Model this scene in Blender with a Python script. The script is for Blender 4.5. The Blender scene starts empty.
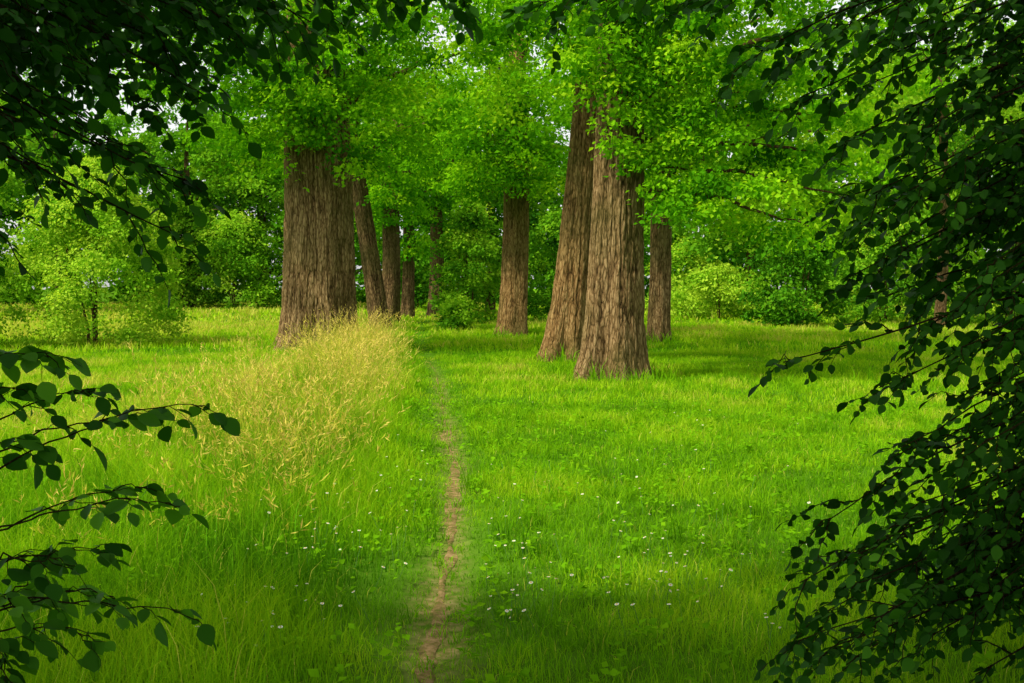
import bpy, math
import numpy as np
from mathutils import Vector, Matrix
C = bpy.context.scene.collection
rng = np.random.default_rng(7)
PI = math.pi

# ------------------------------------------------------------------ camera numbers
LENS = 40.0; F = 1024*LENS/36.0; CZ = 1.7; HOR = 285.0
PITCH = math.atan((341.5-HOR)/F)
cp, sp = math.cos(PITCH), math.sin(PITCH)
def W(px, py, d):
    u = (px-512)/F; v = (341.5-py)/F
    y = cp+v*sp; z = -sp+v*cp
    k = d/y
    return np.array([u*k, d, CZ+z*k])

# ------------------------------------------------------------------ noise
TAB = np.random.default_rng(3).random((16, 256, 256))
def vn(x, y, seed=0, K=None):
    x = np.asarray(x, float); y = np.asarray(y, float)
    ix = np.floor(x).astype(int); iy = np.floor(y).astype(int)
    fx = x-ix; fy = y-iy
    fx = fx*fx*(3-2*fx); fy = fy*fy*(3-2*fy)
    t = TAB[seed % 16]; m = K or 256
    m = min(m, 256)
    a = t[ix % m, iy % 256]; b = t[(ix+1) % m, iy % 256]
    c = t[ix % m, (iy+1) % 256]; d = t[(ix+1) % m, (iy+1) % 256]
    return (a*(1-fx)+b*fx)*(1-fy)+(c*(1-fx)+d*fx)*fy
def fbm(x, y, seed=0, o=4):
    s = 0; a = .5; n = 0
    for k in range(o):
        s = s+a*vn(x*2**k+17*k, y*2**k+31*k, seed+k); n += a; a *= .5
    return s/n
def sstep(a, b, x):
    t = np.clip((x-a)/(b-a), 0, 1); return t*t*(3-2*t)
def nrm(v): return v/np.maximum(np.linalg.norm(v, axis=-1, keepdims=True), 1e-9)

# ------------------------------------------------------------------ terrain
PD = np.array([0, 4.86, 6.0, 7.2, 9.9, 14.3, 19.3, 23, 29.7, 40, 60, 100])
PPX = np.array([436, 438, 446, 456, 454, 449, 441, 434, 424, 420, 424, 430.])
PX = (PPX-512)/F*PD
def pathx(y): return np.interp(y, PD, PX)+0.14*(vn(np.asarray(y)*.45, 3.3, 5)-.5)
def gz(x, y):
    x = np.asarray(x, float); y = np.asarray(y, float)
    z = 0.16*(fbm(x/6+40, y/6+40, 1, 3)-.5)
    s = pathx(y)-x
    z = z+0.15*np.exp(-((s-1.7)/1.0)**2)*sstep(6, 13, y)*(1-sstep(26, 36, y))
    z = z-0.05*np.exp(-(s/0.25)**2)*(1-sstep(40, 60, y))
    return z

# ------------------------------------------------------------------ mesh helpers
def mk(name, V, Fs, mat, parent=None, tint=None, smooth=False):
    me = bpy.data.meshes.new(name)
    V = np.ascontiguousarray(V, dtype=np.float32)
    if not isinstance(Fs, list): Fs = [Fs]
    loops = np.concatenate([f.ravel() for f in Fs]).astype(np.int32)
    tot = np.concatenate([np.full(len(f), f.shape[1]) for f in Fs])
    st = np.concatenate([[0], np.cumsum(tot)[:-1]]).astype(np.int32)
    me.vertices.add(len(V)); me.vertices.foreach_set('co', V.ravel())
    me.loops.add(len(loops)); me.loops.foreach_set('vertex_index', loops)
    me.polygons.add(len(tot)); me.polygons.foreach_set('loop_start', st)
    if smooth: me.polygons.foreach_set('use_smooth', np.ones(len(tot), dtype=bool))
    me.update(calc_edges=True)
    if tint is not None:
        a = me.attributes.new('tint', 'FLOAT', 'POINT')
        a.data.foreach_set('value', np.ascontiguousarray(tint, dtype=np.float32))
    me.materials.append(mat)
    o = bpy.data.objects.new(name, me); C.objects.link(o)
    if parent is not None: o.parent = parent
    return o
def tag(o, label=None, cat=None, group=None, kind=None):
    if label: o['label'] = label
    if cat: o['category'] = cat
    if group: o['group'] = group
    if kind: o['kind'] = kind
    return o
def empty(name, loc, label, cat, group=None):
    o = bpy.data.objects.new(name, None); C.objects.link(o); o.location = Vector([float(a) for a in loc])
    o.empty_display_size = .2
    return tag(o, label, cat, group)

def tube(pts, rad, seg=6):
    pts = np.asarray(pts, float); n = len(pts)
    T = nrm(np.gradient(pts, axis=0))
    ref = np.array([0.31, 0.22, 1.0]) if abs(T[0][2]) < .85 else np.array([1., .2, .1])
    A = nrm(np.cross(T, ref)); B = np.cross(T, A)
    th = np.linspace(0, 2*PI, seg, endpoint=False)
    V = pts[:, None]+np.asarray(rad)[:, None, None]*(np.cos(th)[None, :, None]*A[:, None]+np.sin(th)[None, :, None]*B[:, None])
    V = V.reshape(-1, 3)
    i = np.arange(n-1)[:, None]*seg; j = np.arange(seg)[None]; j2 = (j+1) % seg
    Fq = np.stack([i+j, i+j2, i+seg+j2, i+seg+j], -1).reshape(-1, 4)
    return V, Fq
def join(parts):
    Vs, Fs, o = [], [], 0
    for V, Fq in parts:
        Vs.append(V); Fs.append(Fq+o); o += len(V)
    return np.concatenate(Vs), np.concatenate(Fs)

FAR = (np.array([[0, 0, 0], [.36, .45, .10], [0, 1, -.06], [-.36, .45, .10]]), np.array([[0, 1, 2], [0, 2, 3]]))
SLIM = (np.array([[0, 0, 0], [.08, .45, .02], [0, 1, -.10], [-.08, .45, .02]]), np.array([[0, 1, 2], [0, 2, 3]]))
def near_template():
    ys = np.array([0, .14, .36, .6, .82, 1.0])
    ws = np.array([0.0, .21, .34, .32, .18, 0.0])
    mid = np.stack([0*ys, ys, -.10*ys**2], 1)
    R = np.stack([ws[1:-1], ys[1:-1]+.02, .28*ws[1:-1]-.10*ys[1:-1]**2], 1)
    L = R*np.array([-1, 1, 1])
    V = np.concatenate([mid, R, L]); n = len(ys); m = n-2
    f = []
    r = lambda k: n+k-1
    l = lambda k: n+m+k-1
    f += [[0, r(1), 1], [0, 1, l(1)]]
    for k in range(1, m):
        f += [[k, r(k), r(k+1)], [k, r(k+1), k+1], [k, k+1, l(k+1)], [k, l(k+1), l(k)]]
    f += [[m, r(m), n-1], [m, n-1, l(m)]]
    return V, np.array(f)
NEAR = near_template()
def leaves(P, A, N, S, T, tm):
    A = nrm(A); N = nrm(N-(N*A).sum(1, keepdims=True)*A); B = np.cross(A, N)
    tv, tf = tm; k = len(tv)
    V = P[:, None]+S[:, None, None]*(tv[None, :, 0:1]*B[:, None]+tv[None, :, 1:2]*A[:, None]+tv[None, :, 2:3]*N[:, None])
    Fq = (tf[None]+(np.arange(len(P))*k)[:, None, None]).reshape(-1, 3)
    return V.reshape(-1, 3), Fq, np.repeat(T, k)

# ------------------------------------------------------------------ materials
def newmat(name):
    m = bpy.data.materials.new(name); m.use_nodes = True
    nt = m.node_tree; nt.nodes.clear()
    return m, nt, nt.nodes.new('ShaderNodeOutputMaterial')
def ramp(nt, stops, src):
    r = nt.nodes.new('ShaderNodeValToRGB'); e = r.color_ramp.elements
    while len(e) < len(stops): e.new(.5)
    for q, (p, c) in zip(e, stops): q.position = p; q.color = (*c, 1)
    nt.links.new(src, r.inputs[0]); return r
def madd(nt, src, mul, add):
    b = nt.nodes.new('ShaderNodeMath'); b.operation = 'MULTIPLY_ADD'; b.inputs[1].default_value = mul
    nt.links.new(src, b.inputs[0])
    if isinstance(add, (int, float)): b.inputs[2].default_value = add
    else: nt.links.new(add, b.inputs[2])
    return b.outputs[0]
def leafmat(name, stops, trans=.4, gloss=0.0, tboost=(1.25, 1.15, .6)):
    m, nt, out = newmat(name)
    at = nt.nodes.new('ShaderNodeAttribute'); at.attribute_name = 'tint'
    r = ramp(nt, stops, at.outputs['Fac'])
    if gloss:
        d = nt.nodes.new('ShaderNodeBsdfPrincipled'); d.inputs['Roughness'].default_value = .5
        d.inputs['Specular IOR Level'].default_value = gloss
        nt.links.new(r.outputs[0], d.inputs['Base Color'])
    else:
        d = nt.nodes.new('ShaderNodeBsdfDiffuse'); nt.links.new(r.outputs[0], d.inputs[0])
    mu = nt.nodes.new('ShaderNodeMixRGB'); mu.blend_type = 'MULTIPLY'; mu.inputs[0].default_value = 1
    mu.inputs[2].default_value = (*tboost, 1); nt.links.new(r.outputs[0], mu.inputs[1])
    t = nt.nodes.new('ShaderNodeBsdfTranslucent'); nt.links.new(mu.outputs[0], t.inputs[0])
    mx = nt.nodes.new('ShaderNodeMixShader'); mx.inputs[0].default_value = trans
    nt.links.new(d.outputs[0], mx.inputs[1]); nt.links.new(t.outputs[0], mx.inputs[2])
    nt.links.new(mx.outputs[0], out.inputs[0]); return m
def barkmat(name, dark, mid, light, sc=1.0):
    m, nt, out = newmat(name)
    tc = nt.nodes.new('ShaderNodeTexCoord'); mp = nt.nodes.new('ShaderNodeMapping')
    mp.inputs['Scale'].default_value = (17*sc, 17*sc, 4.4*sc); nt.links.new(tc.outputs['Object'], mp.inputs[0])
    n1 = nt.nodes.new('ShaderNodeTexNoise'); n1.inputs['Scale'].default_value = 2.0; n1.inputs['Detail'].default_value = 6
    n1.inputs['Roughness'].default_value = .72; nt.links.new(mp.outputs[0], n1.inputs['Vector'])
    n3 = nt.nodes.new('ShaderNodeTexNoise'); n3.inputs['Scale'].default_value = 1.3; n3.inputs['Detail'].default_value = 2; nt.links.new(mp.outputs[0], n3.inputs['Vector'])
    va = nt.nodes.new('ShaderNodeMixRGB'); va.blend_type = 'ADD'; va.inputs[0].default_value = .7
    nt.links.new(mp.outputs[0], va.inputs[1]); nt.links.new(n3.outputs['Color'], va.inputs[2])
    vo = nt.nodes.new('ShaderNodeTexVoronoi'); vo.feature = 'DISTANCE_TO_EDGE'; vo.inputs['Scale'].default_value = 1.1
    nt.links.new(va.outputs[0], vo.inputs['Vector'])
    mr = nt.nodes.new('ShaderNodeMapRange'); mr.inputs[1].default_value = .0; mr.inputs[2].default_value = .22; nt.links.new(vo.outputs['Distance'], mr.inputs[0])
    n2 = nt.nodes.new('ShaderNodeTexNoise'); n2.inputs['Scale'].default_value = .8; nt.links.new(tc.outputs['Object'], n2.inputs['Vector'])
    at = nt.nodes.new('ShaderNodeAttribute'); at.attribute_name = 'tint'
    a = madd(nt, at.outputs['Fac'], .36, -.17)
    a = madd(nt, mr.outputs[0], .30, a)
    a = madd(nt, n1.outputs[0], .60, a)
    r = ramp(nt, [(.12, dark), (.48, mid), (.88, light)], a)
    gm = nt.nodes.new('ShaderNodeMixRGB'); gm.blend_type = 'MIX'; gm.inputs[2].default_value = (.085, .085, .02, 1)
    r2 = ramp(nt, [(.42, (0, 0, 0)), (.72, (.6, .6, .6))], n2.outputs[0])
    nt.links.new(r2.outputs[0], gm.inputs[0]); nt.links.new(r.outputs[0], gm.inputs[1])
    p = nt.nodes.new('ShaderNodeBsdfDiffuse')
    nt.links.new(gm.outputs[0], p.inputs['Color'])
    bu = nt.nodes.new('ShaderNodeBump'); bu.inputs['Strength'].default_value = 1; bu.inputs['Distance'].default_value = .035
    nt.links.new(a, bu.inputs['Height']); nt.links.new(bu.outputs[0], p.inputs['Normal'])
    nt.links.new(p.outputs[0], out.inputs[0]); return m
def soilmat(name, stops, scale, bump=.5, soil=None):
    m, nt, out = newmat(name)
    tc = nt.nodes.new('ShaderNodeTexCoord')
    n1 = nt.nodes.new('ShaderNodeTexNoise'); n1.inputs['Scale'].default_value = scale; n1.inputs['Detail'].default_value = 8
    n1.inputs['Roughness'].default_value = .7; nt.links.new(tc.outputs['Object'], n1.inputs['Vector'])
    r = ramp(nt, stops, n1.outputs[0]); col = r.outputs[0]
    if soil:
        at = nt.nodes.new('ShaderNodeAttribute'); at.attribute_name = 'tint'
        n2 = nt.nodes.new('ShaderNodeTexNoise'); n2.inputs['Scale'].default_value = 14; n2.inputs['Detail'].default_value = 5
        nt.links.new(tc.outputs['Object'], n2.inputs['Vector'])
        rs = ramp(nt, soil, n2.outputs[0]); mx = nt.nodes.new('ShaderNodeMixRGB')
        nt.links.new(at.outputs['Fac'], mx.inputs[0]); nt.links.new(col, mx.inputs[1]); nt.links.new(rs.outputs[0], mx.inputs[2]); col = mx.outputs[0]
    p = nt.nodes.new('ShaderNodeBsdfDiffuse')
    nt.links.new(col, p.inputs['Color'])
    bu = nt.nodes.new('ShaderNodeBump'); bu.inputs['Strength'].default_value = bump; bu.inputs['Distance'].default_value = .03
    nt.links.new(n1.outputs[0], bu.inputs['Height']); nt.links.new(bu.outputs[0], p.inputs['Normal'])
    nt.links.new(p.outputs[0], out.inputs[0]); return m

SOIL = [(.34, (.07, .11, .012)), (.47, (.17, .13, .04)), (.62, (.32, .215, .095)), (.8, (.44, .31, .165))]
M_ground = soilmat('ground_soil_and_moss', [(.3, (.035, .085, .005)), (.55, (.07, .17, .008)), (.8, (.11, .21, .011))], .9, .3, SOIL)
M_path = soilmat('trodden_earth', SOIL, 11, .9)
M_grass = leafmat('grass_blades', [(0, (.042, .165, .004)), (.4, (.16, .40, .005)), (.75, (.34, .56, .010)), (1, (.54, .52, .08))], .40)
M_dry = leafmat('dry_grass', [(0, (.09, .29, .006)), (.35, (.25, .42, .012)), (.65, (.54, .51, .05)), (1, (.80, .62, .15))], .36, 0, (1.1, 1, .8))
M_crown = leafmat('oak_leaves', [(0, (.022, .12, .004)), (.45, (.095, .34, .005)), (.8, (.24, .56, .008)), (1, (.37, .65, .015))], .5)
M_bush = leafmat('bush_leaves', [(0, (.034, .15, .008)), (.45, (.12, .34, .011)), (.8, (.27, .53, .02)), (1, (.42, .62, .04))], .42)
M_wood = leafmat('woodland_leaves', [(0, (.022, .10, .006)), (.5, (.085, .29, .009)), (1, (.22, .46, .016))], .4)
M_near = leafmat('shade_darkened_leaves', [(0, (.008, .038, .002)), (.5, (.020, .092, .005)), (.85, (.048, .17, .009)), (1, (.09, .27, .012))], .3, .05, (1.1, 1.2, .5))  # foreground leaf colours darkened to stand for the shade they hang in
M_bark = barkmat('oak_bark', (.018, .011, .005), (.165, .102, .041), (.41, .28, .13))
M_bark2 = barkmat('dark_bark', (.012, .008, .005), (.098, .060, .026), (.27, .175, .08))
M_barkr = barkmat('reddish_bark', (.018, .011, .005), (.19, .108, .038), (.43, .28, .115))
M_twig = barkmat('twig_bark', (.010, .007, .005), (.03, .02, .012), (.06, .042, .028), 4)
def plain(name, col):
    m, nt, out = newmat(name); p = nt.nodes.new('ShaderNodeBsdfPrincipled')
    n = nt.nodes.new('ShaderNodeTexNoise'); n.inputs['Scale'].default_value = 60
    r = ramp(nt, [(.3, tuple(c*.85 for c in col)), (.7, col)], n.outputs[0]); nt.links.new(r.outputs[0], p.inputs['Base Color'])
    p.inputs['Roughness'].default_value = .7; nt.links.new(p.outputs[0], out.inputs[0]); return m
M_petal = plain('white_petals', (.70, .72, .54)); M_eye = plain('yellow_flower_centre', (.7, .45, .04)); M_stem = plain('green_stem', (.07, .2, .02))

# ------------------------------------------------------------------ ground, path
def axis(lo, hi, fine, far, g=1.18):
    a = list(np.arange(lo, hi+1e-6, fine)); s = fine
    b = a[-1]; e = a[0]; up = []; dn = []
    while b < far: s *= g; b += s; up.append(b)
    s = fine
    while e > -far: s *= g; e -= s; dn.append(e)
    return np.array(dn[::-1]+a+up)
gx = axis(-9, 9, .09, 420); gy = axis(2, 36, .22, 420)
X, Y = np.meshgrid(gx, gy, indexing='ij')
V = np.stack([X, Y, gz(X, Y)], -1).reshape(-1, 3)
Sx = pathx(Y)-X
worn = np.exp(-(Sx/(.07+.12*vn(Y*.9, 0*Y, 8)))**2)*(1-sstep(14, 30, Y))*(Y > 0)*np.clip(.0+1.5*fbm(Y*1.5, Sx*4, 9, 2), 0, 1)
ny = len(gy); i = np.arange(len(gx)-1)[:, None]*ny; j = np.arange(ny-1)[None]
Fq = np.stack([i+j, i+ny+j, i+ny+j+1, i+j+1], -1).reshape(-1, 4)
tag(mk('ground', V, Fq, M_ground, tint=worn.ravel(), smooth=True), kind='structure')
ys = np.arange(2.5, 25, .03)
pinch = .08+.92*sstep(.30, .60, vn(ys*.75, 0*ys+4.4, 12))
hw = (.030+.012*sstep(8, 4.5, ys)+.04*fbm(ys*.9, 0*ys+7, 2, 3))*(1-.8*sstep(13, 25, ys))*pinch
wl = hw*(.05+1.1*vn(ys*1.9, 0*ys+2.2, 4)+.8*vn(ys*11, 0*ys+1.2, 7)); wr = hw*(.05+1.1*vn(ys*1.7, 0*ys+9.2, 6)+.8*vn(ys*10, 0*ys+5.2, 3))
pc = pathx(ys); off = np.array([-1, -.5, 0, .5, 1])
px_ = pc[:, None]+np.where(off < 0, off*wl[:, None], off*wr[:, None])
V = np.stack([px_, np.repeat(ys[:, None], 5, 1), gz(px_, ys[:, None]+0*px_)+np.array([.004, .009, .011, .009, .004])], -1).reshape(-1, 3)
i = np.arange(len(ys)-1)[:, None]*5; j = np.arange(4)[None]
tag(mk('path', V, np.stack([i+j, i+j+1, i+5+j+1, i+5+j], -1).reshape(-1, 4), M_path, smooth=True), kind='structure')

# ------------------------------------------------------------------ grass
def blades(P, h, w, lean, tint, tipt=0.0):
    n = len(P); a = rng.random(n)*2*PI; b = rng.random(n)*2*PI
    sd = np.stack([np.cos(a), np.sin(a), 0*a], 1)*w[:, None]*.5
    ld = np.stack([np.cos(b), np.sin(b), 0*b], 1)*(lean*h)[:, None]
    up = np.zeros((n, 3)); up[:, 2] = h
    m = P+up*.55+ld*.28
    V = np.stack([P-sd, P+sd, m-sd*.75, m+sd*.75, P+up*(1-.28*lean[:, None])+ld], 1).reshape(-1, 3)
    tf = np.array([[0, 1, 3], [0, 3, 2], [2, 3, 4]])
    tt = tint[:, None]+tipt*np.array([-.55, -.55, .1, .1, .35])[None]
    return V, (tf[None]+(np.arange(n)*5)[:, None, None]).reshape(-1, 3), np.clip(tt, 0, 1).ravel()
def sample(n, d0, d1, margin=1.8):
    d = np.sqrt(rng.random(n)*(d1**2-d0**2)+d0**2)
    hwid = .45*d*1.12+margin
    return (rng.random(n)*2-1)*hwid, d
GV, GF, GT = [], [], []; off_ = 0
def addg(V, Fq, T):
    global off_
    GV.append(V); GF.append(Fq+off_); GT.append(T); off_ += len(V)
for d0, d1, n, w, hh in [(3.4, 6, 62000, .0040, .11), (6, 10, 120000, .0052, .105), (10, 16, 160000, .0076, .095), (16, 28, 200000, .0125, .105), (28, 50, 105000, .030, .16), (50, 100, 60000, .08, .25)]:
    x, y = sample(n, d0, d1)
    s = pathx(y)-x
    onp = np.exp(-(s/(.03+.10*vn(y*.9, 0*y, 8)))**2)*(1-sstep(12, 24, y))*(.22+.78*sstep(.30, .60, vn(y*.75, 0*y+4.4, 12)))
    patch = sstep(.40, .60, fbm(y*1.5, s*4, 9, 2))
    keep = rng.random(n) > onp*(.12+.76*patch)
    x, y, s, onp = x[keep], y[keep], s[keep], onp[keep]; n = len(x)
    cl = fbm(x*1.1, y*1.1, 3, 4); big = fbm(x*.22+9, y*.22, 6, 3)
    left = sstep(.25, .9, s)*(1-sstep(2.6, 5, s))*(1-sstep(26, 34, y))
    h = hh*(.35+1.1*rng.random(n)**1.7)*(.3+1.4*cl)*(1+1.5*left)*(1-.66*np.exp(-(s/.28)**2))
    t = .47+1.1*(cl-.5)+.40*(big-.5)+.35*(rng.random(n)-.5)+.10*left*sstep(9, 13, y)+.14*sstep(26, 45, y)-(.16+.12*(s > .4))*(1-sstep(5.2, 9, y))+.16*sstep(3, 5, s)*sstep(12, 20, y)+.05*(s < -.3)*sstep(7, 11, y)  # foreground tint darkened as painted shade; far left meadow raised as painted sunlight
    t = np.where(rng.random(n) < .02, .95, t)
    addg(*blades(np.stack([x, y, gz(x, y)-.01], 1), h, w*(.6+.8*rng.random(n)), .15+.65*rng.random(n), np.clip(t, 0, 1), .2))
m = 900
x, y = sample(m, 4.2, 22, .6); s = pathx(y)-x; k = np.abs(s) > .14; x, y = x[k], y[k]; m = len(x)
ci = np.repeat(np.arange(m), 22); n = len(ci); hs_ = .14+.20*rng.random(m)**2
P = np.stack([x[ci]+rng.normal(0, .05, n), y[ci]+rng.normal(0, .05, n), 0*ci], 1); P[:, 2] = gz(P[:, 0], P[:, 1])-.01
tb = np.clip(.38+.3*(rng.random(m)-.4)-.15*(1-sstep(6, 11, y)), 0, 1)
addg(*blades(P, hs_[ci]*(.5+.7*rng.random(n)), (.0045+.0003*y[ci])*(.7+.7*rng.random(n)), .25+.7*rng.random(n), np.clip(tb[ci]+.2*(rng.random(n)-.5), 0, 1), .2))
# tufts breaking over the path
m = 60
y = 4.5+15*rng.random(m); x = pathx(y)+rng.normal(0, .07, m)
ci = np.repeat(np.arange(m), 16); n = len(ci)
P = np.stack([x[ci]+rng.normal(0, .03, n), y[ci]+rng.normal(0, .05, n), 0*ci], 1); P[:, 2] = gz(P[:, 0], P[:, 1])-.01
addg(*blades(P, .05+.08*rng.random(n), (.004+.0003*y[ci])*(.7+.7*rng.random(n)), .3+.8*rng.random(n), np.clip(.40+.3*(rng.random(n)-.5), 0, 1), .2))
# grass growing up around the foot of the trunks
for px, d, r in [(319, 29, 1.15), (380, 42, .5), (389, 50, .55), (513, 38.7, .62), (563, 25, .68), (611, 20.3, .80), (659, 33.4, .42)]:
    b = W(px, 300, d); n = int(420*r+120); a = rng.random(n)*2*PI; rr = r*(.9+.55*rng.random(n)**1.5)
    P = np.stack([b[0]+rr*np.cos(a), b[1]+rr*np.sin(a), 0*a], 1); P[:, 2] = gz(P[:, 0], P[:, 1])-.01
    addg(*blades(P, (.12+.38*rng.random(n)**1.6)*(.5+.8*vn(a*3+px, rr*0, 3)), .012+.016*rng.random(n), .2+.6*rng.random(n), np.clip(.42+.35*(rng.random(n)-.5), 0, 1), .25))
m = 1500
x, y = sample(m, 4.2, 16, .6); s = pathx(y)-x; k = np.abs(s) > .10; x, y = x[k], y[k]; m = len(x)
ci = np.repeat(np.arange(m), 9); n = len(ci); a = rng.random(n)*2*PI
P = np.stack([x[ci]+.03*rng.normal(0, 1, n), y[ci]+.03*rng.normal(0, 1, n), .03+.10*rng.random(n)], 1); P[:, 2] += gz(P[:, 0], P[:, 1])
V, Fq, T = leaves(P, np.stack([np.cos(a), np.sin(a), .1+.5*rng.random(n)], 1), np.array([0, 0, 1.])+rng.normal(0, .35, (n, 3)), .025+.04*rng.random(n), np.clip(.22+.25*rng.random(n), 0, 1), FAR)
addg(V, Fq, T)
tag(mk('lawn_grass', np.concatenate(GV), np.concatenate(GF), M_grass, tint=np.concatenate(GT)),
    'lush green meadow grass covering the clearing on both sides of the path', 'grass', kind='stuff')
# tall wispy dry grass strip beside the path
n = 70000
y = 5.8+25*rng.random(n); s = .3+3.9*rng.random(n)
far = sstep(8, 24, y)
dens = sstep(.30+.35*(1-far), 1.5, s)*(1-sstep(1.3, 4.1-.9*far, s))*sstep(5.8, 10, y)*(1-sstep(25, 31, y))*np.clip(-.3+1.5*fbm(s*1.7, y*1.0, 11, 3), 0, 1)*.85
k = rng.random(n) < dens; y, s = y[k], s[k]; x = pathx(y)-s; n = len(x); far = far[k]
h = (.3+.8*rng.random(n)**1.5)*(.65+.7*fbm(x*.8, y*.8, 12, 2))*(.65+.35*sstep(6, 13, y))
P = np.stack([x, y, gz(x, y)-.02], 1)
lean = .12+.65*rng.random(n)**1.4
tt = np.clip(.36+.15*far+.4*(rng.random(n)-.5)+.7*(fbm(x*.6, y*.6, 13, 2)-.5)-.2*(1-sstep(6.5, 10, y)), 0, 1)  # shade on the nearest stems is painted in by lowering their tint
V1, F1, T1 = blades(P, h, .0034+.003*rng.random(n), lean, tt, .8)
tips = V1.reshape(-1, 5, 3)[:, 4]; mids = V1.reshape(-1, 5, 3)[:, 2:4].mean(1)
HV, HF, HT = [V1], [F1], [T1]; o_ = len(V1)
hd = rng.random(n) < .6
for q in range(5):
    pb = (tips+(mids-tips)*(.09*q))[hd]; ax = (tips-mids)[hd]+rng.normal(0, .13, (hd.sum(), 3))
    V2, F2, T2 = leaves(pb, ax, rng.normal(0, 1, (len(pb), 3)), .03+.05*rng.random(len(pb)), np.clip(tt[hd]+.33+.2*rng.random(len(pb)), 0, 1), SLIM)
    HV.append(V2); HF.append(F2+o_); HT.append(T2); o_ += len(V2)
for q in range(2):
    V3, F3, T3 = blades(P+rng.normal(0, .14, (n, 3))*[1, 1, 0], h*(.35+.4*rng.random(n)), .006+.007*rng.random(n), .3+.6*rng.random(n), np.clip(tt-.34+.2*rng.random(n), 0, 1), .3)
    HV.append(V3); HF.append(F3+o_); HT.append(T3); o_ += len(V3)
tag(mk('tall_grass', np.concatenate(HV), np.concatenate(HF), M_dry, tint=np.concatenate(HT)),
    'tall straw yellow grass with seed heads standing left of the path', 'tall grass', kind='stuff')

# ------------------------------------------------------------------ trees
def trunk_mesh(r0, H, top, lean, curve, seed, flare=.35, bark=.03, nth=128, dz=.05, lobes=5, taper=.55):
    r_ = np.random.default_rng(seed)
    zs = np.concatenate([np.arange(-.2, 7.5, dz), np.linspace(7.5, H, 24)[1:]])
    th = np.linspace(0, 2*PI, nth, endpoint=False)
    Z, T = np.meshgrid(zs, th, indexing='ij'); zc = np.clip(Z, 0, None)
    ph = r_.random(6)*2*PI
    R = r0*(1-(1-taper)*np.clip(zc/7, 0, 1)**.8); R = np.where(zc > 7, r0*taper*(1-.85*(zc-7)/(H-7)), R)
    fl = .6*np.exp(-zc/.7)+.4*np.exp(-zc/.25)
    lob = .5*np.cos(lobes*T+ph[0])+.35*np.cos((lobes-2)*T+ph[1])+.2*np.cos((lobes+3)*T+ph[2])
    R = R*(1+flare*fl*(.75+.75*lob)+.11*lob*np.exp(-zc/7)+.03*np.cos(2*T+ph[3]+zc*.4))
    K = max(12, int(2*PI*r0/.065)); u = T/(2*PI)*K
    wv = vn(u*1.0, Z*2.2, seed+1, K)-.5; u2 = u+.6*wv+.15*Z
    n1 = vn(u2, Z*1.3, seed+2, K); n2 = vn(u2*2, Z*3.4+5, seed+3, 2*K)
    rid = sstep(.02, .5, np.abs(2*n1-1))*.6+.4*sstep(.0, .6, np.abs(2*n2-1))
    R = R+bark*(rid-.6)*np.clip(R/r0, .25, 1)
    cx = lean[0]*zc+curve[0]*np.sin(zc*.45); cy = lean[1]*zc+curve[1]*np.sin(zc*.45+1)-curve[1]*math.sin(1)
    Vv = np.stack([cx+R*np.cos(T), cy+R*np.sin(T), Z], -1).reshape(-1, 3)
    i = np.arange(len(zs)-1)[:, None]*nth; j = np.arange(nth)[None]; j2 = (j+1) % nth
    Fq = np.stack([i+j, i+j2, i+nth+j2, i+nth+j], -1).reshape(-1, 4)
    cen = lambda z: np.array([lean[0]*z+curve[0]*math.sin(z*.45), lean[1]*z+curve[1]*math.sin(z*.45+1)-curve[1]*math.sin(1), z])
    return Vv, Fq, rid.ravel(), cen
def clump_leaves(cen, rad, per, size, base_t, flat=.44, upb=.9, tvar=.3):
    m = len(cen); n = m*per
    ci = np.repeat(np.arange(m), per)
    g = rng.normal(0, 1, (n, 3)); g = nrm(g)*(rng.random((n, 1))**.5)*(.75+.5*rng.random((n, 1)))
    d = g*np.stack([rad[ci], rad[ci], rad[ci]*flat], 1)
    rr = np.hypot(d[:, 0], d[:, 1]); d[:, 2] -= .45*rr**2/rad[ci]
    P = cen[ci]+d
    ax = np.stack([d[:, 0]/rad[ci], d[:, 1]/rad[ci], -.4+0*rr], 1)+rng.normal(0, .55, (n, 3))
    N = np.array([0, 0, upb])+rng.normal(0, .6, (n, 3))
    ct = rng.normal(0, .20, m)
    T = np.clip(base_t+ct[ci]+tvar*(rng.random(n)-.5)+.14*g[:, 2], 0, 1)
    return P, ax, N, size*(.6+.7*rng.random(n)), T
def ellip(c, r, m, shell=2.6, zmin=None):
    g = nrm(rng.normal(0, 1, (m*2, 3)))*(rng.random((m*2, 1))**(1/shell))
    p = np.array(c)+g*np.array(r)
    p = p+.5*(np.stack([vn(p[:, 1], p[:, 2], 4), vn(p[:, 0], p[:, 2], 5), vn(p[:, 0], p[:, 1], 6)], 1)-.5)
    if zmin is not None: p = p[p[:, 2] > zmin]
    return p[:m]
def front(x0, x1, z0, z1, y, sx, sz):
    r_ = np.random.default_rng(int(abs(x0*100+z0*10)))
    out = []
    for z in np.arange(z0, z1, sz):
        for x in np.arange(x0, x1+1e-6, sx):
            out.append((x+r_.normal(0, sx*.35), y+r_.normal(0, .25), z+r_.normal(0, sz*.5)+.12*abs(x-(x0+x1)/2)))
    return out
def layers(rows, y, sx):
    r_ = np.random.default_rng(5); out = []
    for x0, x1, z in rows:
        for x in np.arange(x0, x1, sx):
            f = (x-x0)/(x1-x0); out.append((x+r_.normal(0, .1), y+r_.normal(0, .5), z-.5*f**2+r_.normal(0, .08)))
    return out
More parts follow.
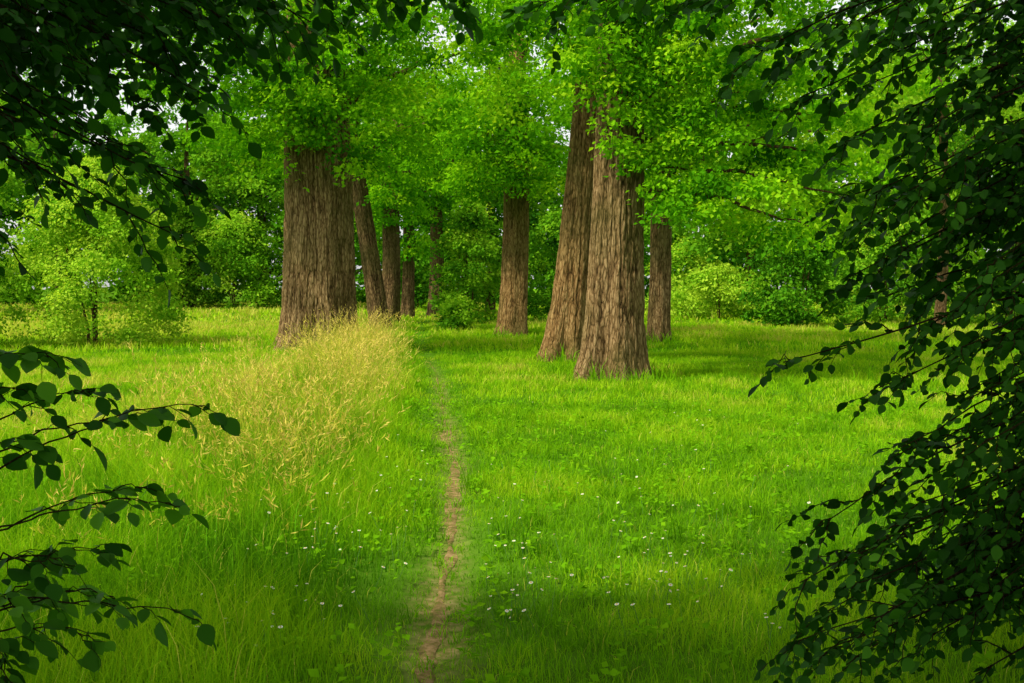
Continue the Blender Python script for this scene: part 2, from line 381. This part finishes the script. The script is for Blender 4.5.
def tree(px, d, width, label, mat, lean=(0, 0), curve=(.05, .03), H=13, crown=((0, 0, 8), (5, 5, 3.6)), zmin=4.3, nc=130, per=110, lsize=.15, bt=.55, seed=1, bark=.03, flare=.35, nth=128, lobes=5, taper=.7, nl=7, extra=None, crad=.75, dz=.05, skirt=0, name='oak_tree', group='old trees lining the path', cmat=None, limbs=()):
    r0 = width/F*d/2
    b = W(px, 300, d); b[2] = gz(b[0], b[1])
    t = empty(name, b, label, 'tree', group)
    V, Fq, rid, cen = trunk_mesh(r0, H, 0, lean, curve, seed, flare, bark, nth, dz, lobes, taper)
    mk('trunk', V, Fq, mat, t, tint=rid, smooth=True)
    r_ = np.random.default_rng(seed+50)
    c0, cr = np.array(crown[0], float), np.array(crown[1], float)
    def limb(p0, p2, lift, rl):
        p1 = (p0+p2)/2+np.array([0, 0, lift])
        tt = np.linspace(0, 1, 12)[:, None]
        pts = (1-tt)**2*p0+2*tt*(1-tt)*p1+tt**2*p2+np.concatenate([np.zeros((1, 3)), r_.normal(0, .04, (11, 3))])
        V, Fq = tube(pts, np.linspace(rl, .012, 12), 8)
        mk('limb', V, Fq, M_bark2, t, tint=np.full(len(V), .5), smooth=True)
    for q in range(nl):
        z0 = zmin+.9+(H*.75-zmin)*q/nl; az = q*2.4+r_.random()*.8
        L = cr[0]*(.55+.35*r_.random())
        limb(cen(z0), np.array([c0[0]+math.cos(az)*L, c0[1]+math.sin(az)*L, z0+.8+2.0*r_.random()]), .5+.6*r_.random(), min(.12, r0*.3))
    for z0, e in limbs: limb(cen(z0), np.array(e, float), .35, .06)
    cc = ellip(c0, cr, nc, zmin=zmin)
    if skirt:
        az = r_.random(skirt)*2*PI; zz = zmin+r_.random(skirt)**1.2*4.5; rr = r0+.35+r_.random(skirt)*1.9
        cc = np.concatenate([cc, np.array([cen(z) for z in zz])*[1, 1, 0]+np.stack([rr*np.cos(az), rr*np.sin(az), zz], 1)])
    if extra is not None:
        cc = np.concatenate([cc, np.array(extra, float)])
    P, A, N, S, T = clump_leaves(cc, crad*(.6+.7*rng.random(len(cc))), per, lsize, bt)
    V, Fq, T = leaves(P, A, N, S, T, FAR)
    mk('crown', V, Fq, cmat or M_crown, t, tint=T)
    return t
tree(319, 29, 72, 'massive furrowed oak trunk left of the path, rising behind the tall straw grass', M_bark, (-.005, 0), (.04, .04), 14, ((-.3, 0, 8.8), (6.2, 5.5, 4.3)), 4.8, 160, 210, .122, .60, 11, .055, .32, 330, 6, .90, skirt=40, extra=front(-2.0, 2.2, 5.1, 8.6, -1.8, .7, .5)+[(-1.0, -1.5, 4.6), (1.2, -1.5, 4.5)])
tree(380, 42, 20, 'slim leaning trunk just right of the massive furrowed oak', M_bark2, (-.15, 0), (.05, .04), 12, ((-1, 0, 8), (4.5, 4, 3.4)), 5, 80, 120, .155, .56, 12, .03, .2, 72, skirt=20, taper=.85)
tree(389, 50, 19, 'second straight trunk right of the massive oak, set farther back', M_bark2, (0, 0), (.1, .04), 12, ((0, 0, 8.4), (4.5, 4, 3.4)), 5.2, 70, 120, .175, .58, 13, .03, .2, 72, skirt=20, taper=.85, extra=front(-1.2, 1.2, 4.6, 7.5, -1.0, .7, .6))
tree(407, 59, 13, 'thinnest distant trunk over the far end of the path', M_bark2, (0, 0), (.1, .04), 12, ((0, 0, 8.4), (4.5, 4, 3.4)), 5.0, 60, 110, .2, .52, 14, .03, .2, 64, skirt=16, extra=front(-1.2, 1.2, 3.4, 7.5, -1.0, .75, .65))
tree(436, 62, 16, 'dark distant trunk at the far end of the path, beside the thinnest one', M_bark2, (0, 0), (.06, .04), 14, ((0, 0, 9.6), (5, 4, 3.4)), 6.8, 60, 110, .2, .55, 15, .03, .2, 64, extra=front(-1.2, 1.4, 6.4, 9, -1.0, .75, .65)+[(.9, -.6, 5), (1.2, -.6, 4), (1.5, -.6, 3)])
tree(513, 38.7, 29, 'smooth reddish brown trunk standing alone right of the path, before the twin oaks', M_barkr, (.02, 0), (.05, .04), 13, ((-.5, 0, 8), (5, 4.5, 3.2)), 4.7, 110, 150, .14, .68, 16, .03, .22, 110, taper=.82, skirt=30, extra=front(-1.6, 1.6, 5.0, 9, -1.3, .7, .5))
tree(563, 25, 40, 'right leaning furrowed trunk partly hidden behind the biggest right hand trunk', M_barkr, (.095, 0), (.04, .04), 13, ((-.6, .6, 9.2), (5.2, 4.6, 2.8)), 6.4, 120, 160, .122, .70, 17, .04, .50, 190, 5, .76, skirt=0, extra=front(-2, 2, 6.7, 9.4, -1.2, .6, .45)+[(-1.3, -.6, 5.4), (-2, -.5, 5.2), (-2.4, -.3, 5.6), (-1.5, -.6, 5.9), (-1.0, -.8, 6.3), (-.7, -.9, 4.9)])
tree(612, 20.3, 59, 'biggest right hand trunk with flared roots, nearest to the viewer', M_bark, (.02, 0), (.03, .03), 12, ((1.6, .3, 7.3), (4.0, 3.6, 2.7)), 3.6, 130, 220, .10, .72, 18, .042, .56, 290, 6, .74, crad=.6,
     extra=front(-.6, 1.5, 5.3, 7.8, -1.0, .42, .38)+front(.30, 1.7, 3.8, 5.6, -.95, .5, .42)+[(.1, -1, 4.6), (.0, -1, 4.1)]+layers([(.9, 3.4, 3.0), (.7, 3.9, 3.5), (1.0, 4.6, 4.1), (1.2, 5.0, 4.8), (1.2, 5.2, 5.5)], -1.0, .38),
     limbs=[(3.4, (3.4, -1, 2.6)), (3.8, (3.9, -1, 3.1)), (4.2, (4.6, -1, 3.7)), (4.7, (5, -1, 4.4))])
tree(631, 22.3, 20, 'narrow dark trunk pressed against the back of the biggest right hand trunk', M_bark2, (-.01, 0), (.03, .03), 11, ((1, .5, 8.4), (3.6, 3.4, 2.6)), 4.8, 60, 130, .12, .66, 19, .03, .25, 72)
tree(659, 33.4, 22, 'slender pale trunk alone on the lawn, rightmost of the row', M_bark, (.0, 0), (.05, .03), 12, ((2.2, 0, 7.6), (5.4, 4.4, 3.6)), 3.9, 160, 150, .138, .66, 20, .03, .2, 90, taper=.85, skirt=20, extra=front(-1.2, 1.4, 4.0, 8, -1.2, .7, .6)+[(1.4, -1, 3.8), (2.6, -1.4, 3.6), (3.8, -1, 3.4), (4.8, -.5, 3.6), (5.6, 0, 3.9)])
for px, d, wd, lab, c, nc_, bt_, m_ in [
        (748, 58, 10, 'tall tree closing the background above the yellowish green low bush', ((0, 0, 8), (5, 4, 6)), 120, .58, M_bush),
        (880, 60, 12, 'tall background tree behind the hanging branches on the right', ((0, 0, 8), (6, 4, 6.5)), 130, .62, M_bush),
        (1010, 56, 12, 'tall background tree at the far right edge', ((0, 0, 9), (6, 4, 6.5)), 120, .6, M_bush),
        (940, 44, 12, 'middle distance tree whose crown fills the upper right corner', ((0, 0, 9.5), (5, 4, 4)), 120, .65, M_bush),
        (490, 66, 10, 'background tree seen deep between the lone reddish trunk and the path end', ((0, 0, 6), (4.5, 4, 6.5)), 150, .52, M_wood),
        (600, 74, 10, 'background tree hidden behind the twin oaks', ((0, 0, 7), (5, 4, 7)), 110, .5, M_wood),
        (350, 80, 10, 'background tree behind the gap right of the massive oak', ((0, 0, 7), (4, 4, 7)), 110, .5, M_wood),
        (262, 86, 10, 'background tree filling the gap just left of the massive oak', ((0, 0, 7), (5, 4, 7)), 140, .66, M_wood),
        (190, 84, 12, 'tall background tree left of the massive oak beyond the meadow', ((0, 0, 9), (7, 4, 8)), 180, .64, M_wood),
        (60, 76, 12, 'tall background tree rising behind the broad light green bush', ((0, 0, 9), (7, 4, 7.5)), 180, .54, M_wood),
        (-60, 68, 12, 'background tree cut by the left edge beyond the meadow', ((0, 0, 9), (6, 4, 6.5)), 120, .55, M_bush)]:
    tree(px, d, wd, lab, M_bark2, (0, 0), (.1, .05), 14, c, 1.2 if c[1][2] > 4.5 else 5.5, nc_, 120, .27 if d > 50 else .17, bt_, int(px) % 40+60, .03, .2, 40, nl=5, crad=1.2, dz=.2, name='background_tree', group='trees closing the background', cmat=m_)

# ------------------------------------------------------------------ bushes
def bush(name, px, d, rx, ry, h, label, mat, cat='bush', nc=70, per=110, ls=.13, bt=.5, group=None, nst=5, crad=.55, low=.1):
    b = W(px, 300, d); b[2] = gz(b[0], b[1])
    t = empty(name, b, label, cat, group)
    for q in range(nst):
        az = rng.random()*2*PI; e = np.array([math.cos(az)*rx*.5*rng.random(), math.sin(az)*ry*.5*rng.random(), h*(.6+.3*rng.random())])
        tt = np.linspace(0, 1, 9)[:, None]; p0 = np.array([e[0]*.15, e[1]*.15, -.1])
        pts = p0+(e-p0)*np.concatenate([tt**1.4, tt**1.4, tt], 1)
        V, Fq = tube(pts, np.linspace(.035, .008, 9)*(h/4), 6); mk('stem', V, Fq, M_bark2, t, tint=np.full(len(V), .5), smooth=True)
    m = int(nc*1.5); z = low+(h-low)*rng.random(m)**.9; u = z/h
    prof = np.sqrt(np.clip(1-u**2.0, 0, 1))*(.8+.2*np.sin(np.clip(u*3, 0, PI)))
    az = rng.random(m)*2*PI; r = rng.random(m)**.4*prof
    cc = np.stack([np.cos(az)*r*rx, np.sin(az)*r*ry, z], 1)[:nc]
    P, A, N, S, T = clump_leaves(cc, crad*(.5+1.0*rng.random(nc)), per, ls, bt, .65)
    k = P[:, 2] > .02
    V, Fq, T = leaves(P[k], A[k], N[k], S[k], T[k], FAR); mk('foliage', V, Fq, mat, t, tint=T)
    return t
bush('tall_bush', 95, 32, 2.6, 2.4, 5.0, 'broad light green bush standing on the lawn at the left', M_bush, nc=190, per=200, ls=.098, bt=.80)
bush('tall_bush', -75, 30, 2.1, 2.4, 5.0, 'light green bush cut by the left edge of the picture', M_bush, nc=90, per=140, ls=.12, bt=.7)
bush('tall_bush', 235, 80, 3.8, 3, 6.6, 'rounded bush between the light green bush and the massive oak', M_bush, nc=100, per=130, ls=.22, bt=.62, crad=.9)
bush('tall_bush', 185, 82, 3.8, 3, 7.6, 'distant green bush behind the right side of the light green bush', M_bush, nc=100, per=110, ls=.24, bt=.55, crad=.9)
bush('tall_bush', 470, 50, 1.6, 1.6, 5.4, 'tall narrow bush at the far right side of the path end', M_bush, nc=90, per=130, ls=.155, bt=.58)
bush('low_bush', 455, 43, .9, .8, 1.0, 'low leafy bush at the foot of the tall narrow bush', M_bush, nc=24, per=80, ls=.13, bt=.55, crad=.4, nst=3)
bush('tall_bush', 418, 80, 3, 2.4, 5.0, 'dark bush closing off the far end of the path', M_wood, nc=70, per=100, ls=.25, bt=.5, crad=.9)
bush('tall_bush', 560, 52, 2.2, 2, 5.0, 'dark bush filling the gap between the lone reddish trunk and the twin oaks', M_wood, nc=80, per=110, ls=.18, bt=.5)
bush('low_bush', 720, 56, 3.0, 2, 2.7, 'yellowish green low bush at the edge of the right hand lawn', M_bush, nc=60, per=120, ls=.16, bt=.92, crad=.7)
bush('low_bush', 690, 62, 3.0, 2, 3.9, 'pale green bush behind the slender pale trunk', M_bush, nc=60, per=120, ls=.18, bt=.8, crad=.8)
bush('tall_bush', 800, 47, 2.4, 2, 4.4, 'dark green bush at the edge of the right hand lawn', M_wood, nc=100, per=120, ls=.17, bt=.46)
bush('tall_bush', 885, 52, 3.0, 2, 4.8, 'green bush seen through the hanging branches at the right', M_bush, nc=80, per=110, ls=.17, bt=.54, crad=.7)
bush('tall_bush', 1010, 50, 3.2, 2.2, 5, 'bush at the far right edge behind the dark branches', M_bush, nc=70, per=100, ls=.2, bt=.48, crad=.8)
# far woodland, one mass
n = 640
x = -80+160*rng.random(n); y = 92+22*rng.random(n); top = 15+9*fbm(x*.11, 0*x+3, 9, 2)
cc = np.stack([x, y, .5+top*rng.random(n)**1.15], 1)
P, A, N, S, T = clump_leaves(cc, 2.4*(.6+.7*rng.random(n)), 170, .78, .54, .75)
V, Fq, T = leaves(P, A, N, S, T, FAR)
tag(mk('woodland', V, Fq, M_wood, tint=T), 'distant green wood closing off the meadow behind the trees', 'woodland', kind='stuff')

# ------------------------------------------------------------------ foreground trees in the shade
def near_branch(parent, base, start, tip, arch, ntw, twl, ls, r0, t0=.35, per=.045, bt=.45, droop=.35, tw=.0028):
    start = np.array(start, float)-base; tip = np.array(tip, float)-base
    ctrl = start*.45+tip*.55+np.array([0, 0, arch]); tt = np.linspace(0, 1, 18)[:, None]
    pts = (1-tt)**2*start+2*tt*(1-tt)*ctrl+tt**2*tip
    pts = pts+np.cumsum(rng.normal(0, .006, (18, 3)), 0)
    tubes = [tube(pts, np.linspace(r0, tw*.75, 18), 6)]
    LP, LA, LN = [], [], []
    at = lambda t: np.array([np.interp(t*17, np.arange(18), pts[:, k]) for k in range(3)])
    def spray(p0, d, L, k0):
        s = np.linspace(0, 1, 6)[:, None]
        q = p0+d*L*s+np.array([0, 0, -droop*L])*s**2+np.concatenate([np.zeros((1, 3)), rng.normal(0, .012*L/.3, (5, 3))])
        tubes.append(tube(q, np.linspace(tw, tw*.4, 6), 4))
        m = max(2, int(L/per))
        for a in range(m+1):
            f = min((a+.6)/(m+.6)*5, 5)
            p = np.array([np.interp(f, np.arange(6), q[:, k]) for k in range(3)])
            sd = nrm(np.cross(d, [0, 0, 1]))*(1 if (a+k0) % 2 else -1)
            ax = d*.55+sd*(.9 if a < m else .1)+np.array([0, 0, -.25-.3*rng.random()])+rng.normal(0, .18, 3)
            LP.append(p); LA.append(ax); LN.append(np.array([0, -.25+.5*rng.random(), .75])+rng.normal(0, .42, 3))
    for k in range(ntw):
        t = t0+(1-t0)*(k+rng.random()*.8)/ntw; t = min(t, .99)
        p = at(t); tg = nrm(at(min(1, t+.05))-at(max(0, t-.05)))
        sd = nrm(np.cross(tg, [0, 0, 1]))*(1 if k % 2 else -1)
        d = nrm(tg*.7+sd*.75+np.array([0, 0, rng.normal(-.05, .3)])+rng.normal(0, .15, 3))
        spray(p, d, twl*(.5+.8*rng.random())*(1.15-.55*t), k)
    spray(at(.97), nrm(at(1)-at(.9)), twl*.5, 0)
    V, Fq = join(tubes)
    b = mk('branch', V, Fq, M_twig, parent, tint=np.full(len(V), .5), smooth=True)
    n = len(LP)
    V, Fq, T = leaves(np.array(LP), np.array(LA), np.array(LN), ls*(.5+.75*rng.random(n)), np.clip(bt+.6*(rng.random(n)-.5)+rng.normal(0, .13), 0, 1), NEAR)
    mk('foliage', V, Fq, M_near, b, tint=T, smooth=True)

def shade_tree(loc, label, r0, crown, tips, zoff, ls, ntw, twl, seed, lean, lower=None, per=.03, low_ls=.05):
    base = np.array([loc[0], loc[1], float(gz(loc[0], loc[1]))])
    t = empty('shade_tree', base, label, 'tree')
    V, Fq, rid, cen = trunk_mesh(r0, 10, 0, lean, (.04, .04), seed, .3, .015, 72, .08, 5, .6)
    mk('trunk', V, Fq, M_bark2, t, tint=rid, smooth=True)
    Ps = []
    for cpos, crad, m, zmin in crown:
        cc = ellip(np.array(cpos)-base, crad, m, 2.0, zmin-base[2])
        Ps.append(clump_leaves(cc, .9*(.7+.6*rng.random(len(cc))), 130, .17, .4, .4))
        r_ = np.random.default_rng(seed)
        for q in range(7):
            p0 = cen(3.8+.6*q); e = cc[r_.integers(len(cc))]
            tt = np.linspace(0, 1, 10)[:, None]; pts = p0+(e-p0)*tt+np.array([0, 0, .5])*np.sin(tt*PI)
            V, Fq = tube(pts, np.linspace(.07, .012, 10), 6); mk('limb', V, Fq, M_bark2, t, tint=np.full(len(V), .5), smooth=True)
    P, A, N, S, T = [np.concatenate(a) for a in zip(*Ps)]
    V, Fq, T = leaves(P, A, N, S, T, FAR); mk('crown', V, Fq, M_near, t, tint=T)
    if lower:
        Ps = []
        for cpos, crad, m in lower:
            cc = ellip(np.array(cpos)-base, crad, m, 2.0, .1)
            Ps.append(clump_leaves(cc, .3*(.6+.8*rng.random(len(cc))), 58, low_ls, .40, .6, .8, .5))
        P, A, N, S, T = [np.concatenate(a) for a in zip(*Ps)]
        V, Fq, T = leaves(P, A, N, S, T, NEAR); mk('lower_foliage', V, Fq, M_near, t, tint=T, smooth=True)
    for px, py, d in tips:
        tip = W(px, py, d); zs = max(.5, tip[2]+zoff*(.5+.8*rng.random()))
        near_branch(t, base, base+cen(zs), tip, .12+.25*rng.random(), ntw, twl, ls*d/3.6, .012, .33, per)
LT = [(60, 30, 3.4), (150, 25, 3.6), (240, 25, 3.9), (310, 15, 4.1), (360, 0, 4.4), (15, 90, 3.3), (62, 185, 3.2), (105, 130, 3.5), (180, 230, 3.6), (150, 95, 3.7), (215, 120, 3.8), (240, 45, 4.1), (285, 30, 4.2), (70, 65, 3.4), (115, 45, 3.7), (130, 165, 3.5), (190, 60, 3.9), (30, 130, 3.2), (430, -10, 5.0), (20, 20, 3.2), (200, 10, 3.8), (270, 5, 4.2), (330, -5, 4.6), (90, 10, 3.9), (130, 5, 4.4), (40, 50, 4.0), (160, 50, 4.4), (-20, 205, 3.0), (12, 245, 2.9),
      (230, 10, 4.6), (300, 20, 4.8), (350, 25, 5.0), (180, 20, 4.8), (90, 70, 4.4), (10, 40, 4.2), (60, 100, 4.2), (-10, 120, 3.8), (210, 75, 4.6), (400, 12, 5.2), (470, 5, 5.4), (40, 170, 3.6), (175, 190, 3.9), (205, 165, 4.0)]
shade_tree((-3.3, 2.3), 'shade darkened tree hanging its branches into the upper left corner', .2,
    [((-3.4, -1.3, 6.4), (6.6, 5.0, 2.2), 330, 4.3)], LT, .9, .055, 15, .34, 31, (-.02, -.02),
    lower=[((-1.75, 4.5, 2.95), (1.25, .8, .4), 60), ((-.2, 5.3, 3.4), (1.6, .7, .25), 24)], per=.026)
RT = [(725, 5, 4.6), (765, 45, 4.5), (800, 100, 4.6), (845, 140, 4.4), (830, 30, 4.3), (900, 10, 4.1), (930, 130, 4), (985, 130, 3.8), (870, 190, 4.2), (640, -8, 5.0), (560, -5, 5.4), (690, 15, 5.2), (610, 5, 5.5), (520, 5, 5.6),
      (785, 372, 4.2), (850, 275, 4.3), (880, 388, 4.1), (890, 240, 4.2), (915, 180, 4), (970, 290, 3.8), (905, 440, 3.9), (950, 350, 4), (965, 400, 3.9), (990, 450, 3.7), (1010, 350, 3.7), (960, 220, 4), (1000, 260, 3.8),
      (815, 530, 4.1), (795, 585, 4.1), (850, 590, 4), (885, 545, 3.9), (920, 500, 3.9), (940, 590, 3.8), (970, 520, 3.8), (1000, 580, 3.7), (870, 640, 3.8), (925, 650, 3.8), (980, 660, 3.7), (825, 640, 4), (1010, 480, 3.8), (965, 460, 4), (910, 610, 4.1), (990, 620, 4), (1015, 400, 4.1), (890, 500, 4.2),
      (880, 260, 4.8), (930, 240, 4.6), (940, 300, 4.7), (980, 180, 4.5), (970, 340, 4.6), (990, 380, 4.5), (940, 450, 4.5), (875, 570, 4.5), (830, 570, 4.4), (900, 560, 4.4), (860, 545, 4.6), (950, 560, 4.4), (895, 640, 4.4), (810, 610, 4.5),
      (930, 40, 4.6), (990, 60, 4.4), (790, 655, 4.4), (850, 675, 4.2), (940, 90, 4.8), (1000, 20, 4.6),
      (860, 100, 4.9), (900, 150, 4.8), (840, 200, 4.7), (910, 210, 4.7), (960, 150, 4.7), (990, 220, 4.5), (870, 60, 5.0), (950, 260, 4.6), (1000, 300, 4.5), (880, 300, 4.7), (900, 110, 4.4), (960, 110, 4.3), (1005, 160, 4.2), (860, 230, 4.5), (790, 55, 4.9), (740, 70, 4.9), (920, 330, 4.4)]
shade_tree((3.7, 4.1), 'leafy tree darkened for deep shade, closing the right side with low drooping branches', .16,
    [((3.8, -.4, 6.4), (5, 4.6, 2.2), 130, 4.3)], RT, .75, .048, 15, .36, 32, (.02, 0),
    lower=[((4.05, 5.6, 1.6), (1.7, 1.1, 1.5), 140), ((3.65, 5.3, .6), (1.8, 1.0, .7), 100), ((3.6, 5.3, 2.4), (1.25, 1.0, .6), 70)], per=.022, low_ls=.048)
base = np.array([-1.35, 2.55, float(gz(-1.35, 2.55))])
t = empty('sapling', base, 'young sapling with separate ovate leaves in the lower left corner', 'sapling')
st_pts = np.array([[0, 0, -.1], [.03, .01, .3], [.07, .02, .6], [.09, 0, .95], [.07, .02, 1.3], [.02, .01, 1.5], [-.05, 0, 1.6]])
V, Fq = tube(st_pts, np.linspace(.010, .003, 7), 8); mk('stem', V, Fq, M_twig, t, tint=np.full(len(V), .5), smooth=True)
for px, py, d, zo in [(40, 355, 2.6, -.05), (200, 428, 2.7, -.12), (155, 385, 2.8, -.18), (178, 510, 2.6, -.05), (140, 470, 2.75, -.15), (195, 630, 2.7, .1), (65, 545, 2.5, -.1), (85, 395, 2.7, -.12), (110, 540, 2.6, -.1), (20, 610, 2.5, 0), (10, 385, 2.6, -.1), (110, 610, 2.7, 0), (30, 450, 2.5, -.1), (0, 350, 2.7, -.1),
                      (40, 670, 2.5, .05), (80, 650, 2.6, .05), (55, 600, 2.7, 0), (0, 660, 2.5, .05)]:
    tip = W(px, py, d); zs = np.clip(tip[2]+zo, .25, 1.55)
    s0 = base+np.array([np.interp(zs, st_pts[:, 2], st_pts[:, k]) for k in range(2)]+[zs])
    near_branch(t, base, s0, tip, .07, 5, .12, .056, .0030, .38, .040, .74, .3, .0015)

# ------------------------------------------------------------------ wildflowers
def flower_meshes():
    V, Fq = tube(np.array([[0, 0, -.02], [.004, 0, .08], [.002, .004, .16], [.008, .004, .215]]), [.002, .0018, .0016, .0014], 5)
    pv, pf = [], []
    for q in range(11):
        a = q*2*PI/11; c, s_ = math.cos(a), math.sin(a); k = len(pv)
        for r, w, z in ((.004, .0015, 0), (.009, .0034, .002), (.0135, .0016, .0005)):
            pv += [(.008+r*c-w*s_, .004+r*s_+w*c, .216+z), (.008+r*c+w*s_, .004+r*s_-w*c, .216+z)]
        pf += [(k, k+1, k+3, k+2), (k+2, k+3, k+5, k+4)]
    ev, ef = tube(np.array([[.008, .004, .214], [.008, .004, .219], [.008, .004, .2225]]), [.0052, .0046, .0008], 8)
    return (V, Fq), (np.array(pv), np.array(pf)), (ev, ef)
fs, fp, fe = flower_meshes(); proto = None
def fl_pos(k):
    spots = [(400, 500), (668, 590), (510, 545), (290, 640), (330, 560), (500, 620), (640, 500), (520, 590)]
    while True:
        if rng.random() < .35:
            sx, sy = spots[rng.integers(len(spots))]; px = sx+rng.normal(0, 30); py = sy+rng.normal(0, 16)
        else: px = 180+640*rng.random(); py = 400+275*rng.random()
        p = W(px, py, 1.0); d = CZ/(CZ-p[2]); x = (px-512)/F*d
        if 5 < d < 17 and abs(x-pathx(d)) > .25: return x, d
for k in range(240):
    x, y = fl_pos(k); side = 'left' if x < pathx(y) else 'right'
    lab = 'small white wildflower with yellow centre in the grass %s of the path' % side; grp = 'white wildflowers %s of the path' % side
    loc = (x, y, float(gz(x, y))); s_ = .4+.5*rng.random()
    if proto is None:
        proto = empty('wildflower', loc, lab, 'flower', grp)
        mk('stem', *fs, M_stem, proto); hd = mk('flower_head', *fp, M_petal, proto); mk('flower_centre', *fe, M_eye, hd); r = proto
    else:
        r = proto.copy(); C.objects.link(r); r.location = loc; tag(r, lab, 'flower', grp)
        for ch in proto.children:
            c = ch.copy(); C.objects.link(c); c.parent = r
            for g in ch.children:
                e = g.copy(); C.objects.link(e); e.parent = c
    r.scale = (s_, s_, .5+.5*rng.random()); r.rotation_euler = (rng.normal(0, .25), rng.normal(0, .25), rng.random()*6.28)

# ------------------------------------------------------------------ light, sky, camera
sv = Vector((-.52, -.36, .78)).normalized()
L = bpy.data.lights.new('sun', 'SUN'); L.energy = 5.0; L.angle = math.radians(2.5); L.color = (1, .93, .78)
so = bpy.data.objects.new('sun', L); C.objects.link(so); so.rotation_euler = sv.to_track_quat('Z', 'Y').to_euler(); so.location = (-20, -15, 30)
w = bpy.data.worlds.new('World'); bpy.context.scene.world = w; w.use_nodes = True
nt = w.node_tree; bg = nt.nodes['Background']
sk = nt.nodes.new('ShaderNodeTexSky'); sk.sky_type = 'NISHITA'; sk.sun_disc = False
sk.sun_elevation = math.asin(sv.z); sk.sun_rotation = math.atan2(sv.x, sv.y); sk.dust_density = 3; sk.air_density = 1.1
hs = nt.nodes.new('ShaderNodeHueSaturation'); hs.inputs['Saturation'].default_value = .3; hs.inputs['Value'].default_value = 1.5
mxs = nt.nodes.new('ShaderNodeMixRGB'); mxs.inputs[0].default_value = .5; mxs.inputs[2].default_value = (7.8, 7.8, 7.5, 1)
nt.links.new(sk.outputs[0], hs.inputs['Color']); nt.links.new(hs.outputs[0], mxs.inputs[1]); nt.links.new(mxs.outputs[0], bg.inputs[0]); bg.inputs[1].default_value = .15
cam = bpy.data.cameras.new('camera'); co = bpy.data.objects.new('camera', cam); C.objects.link(co)
cam.lens = LENS; cam.sensor_width = 36; cam.clip_end = 1500; cam.clip_start = .05
co.location = (0, 0, CZ); co.rotation_euler = (PI/2-PITCH, 0, 0)
bpy.context.scene.camera = co
bpy.context.scene.view_settings.view_transform = 'Standard'
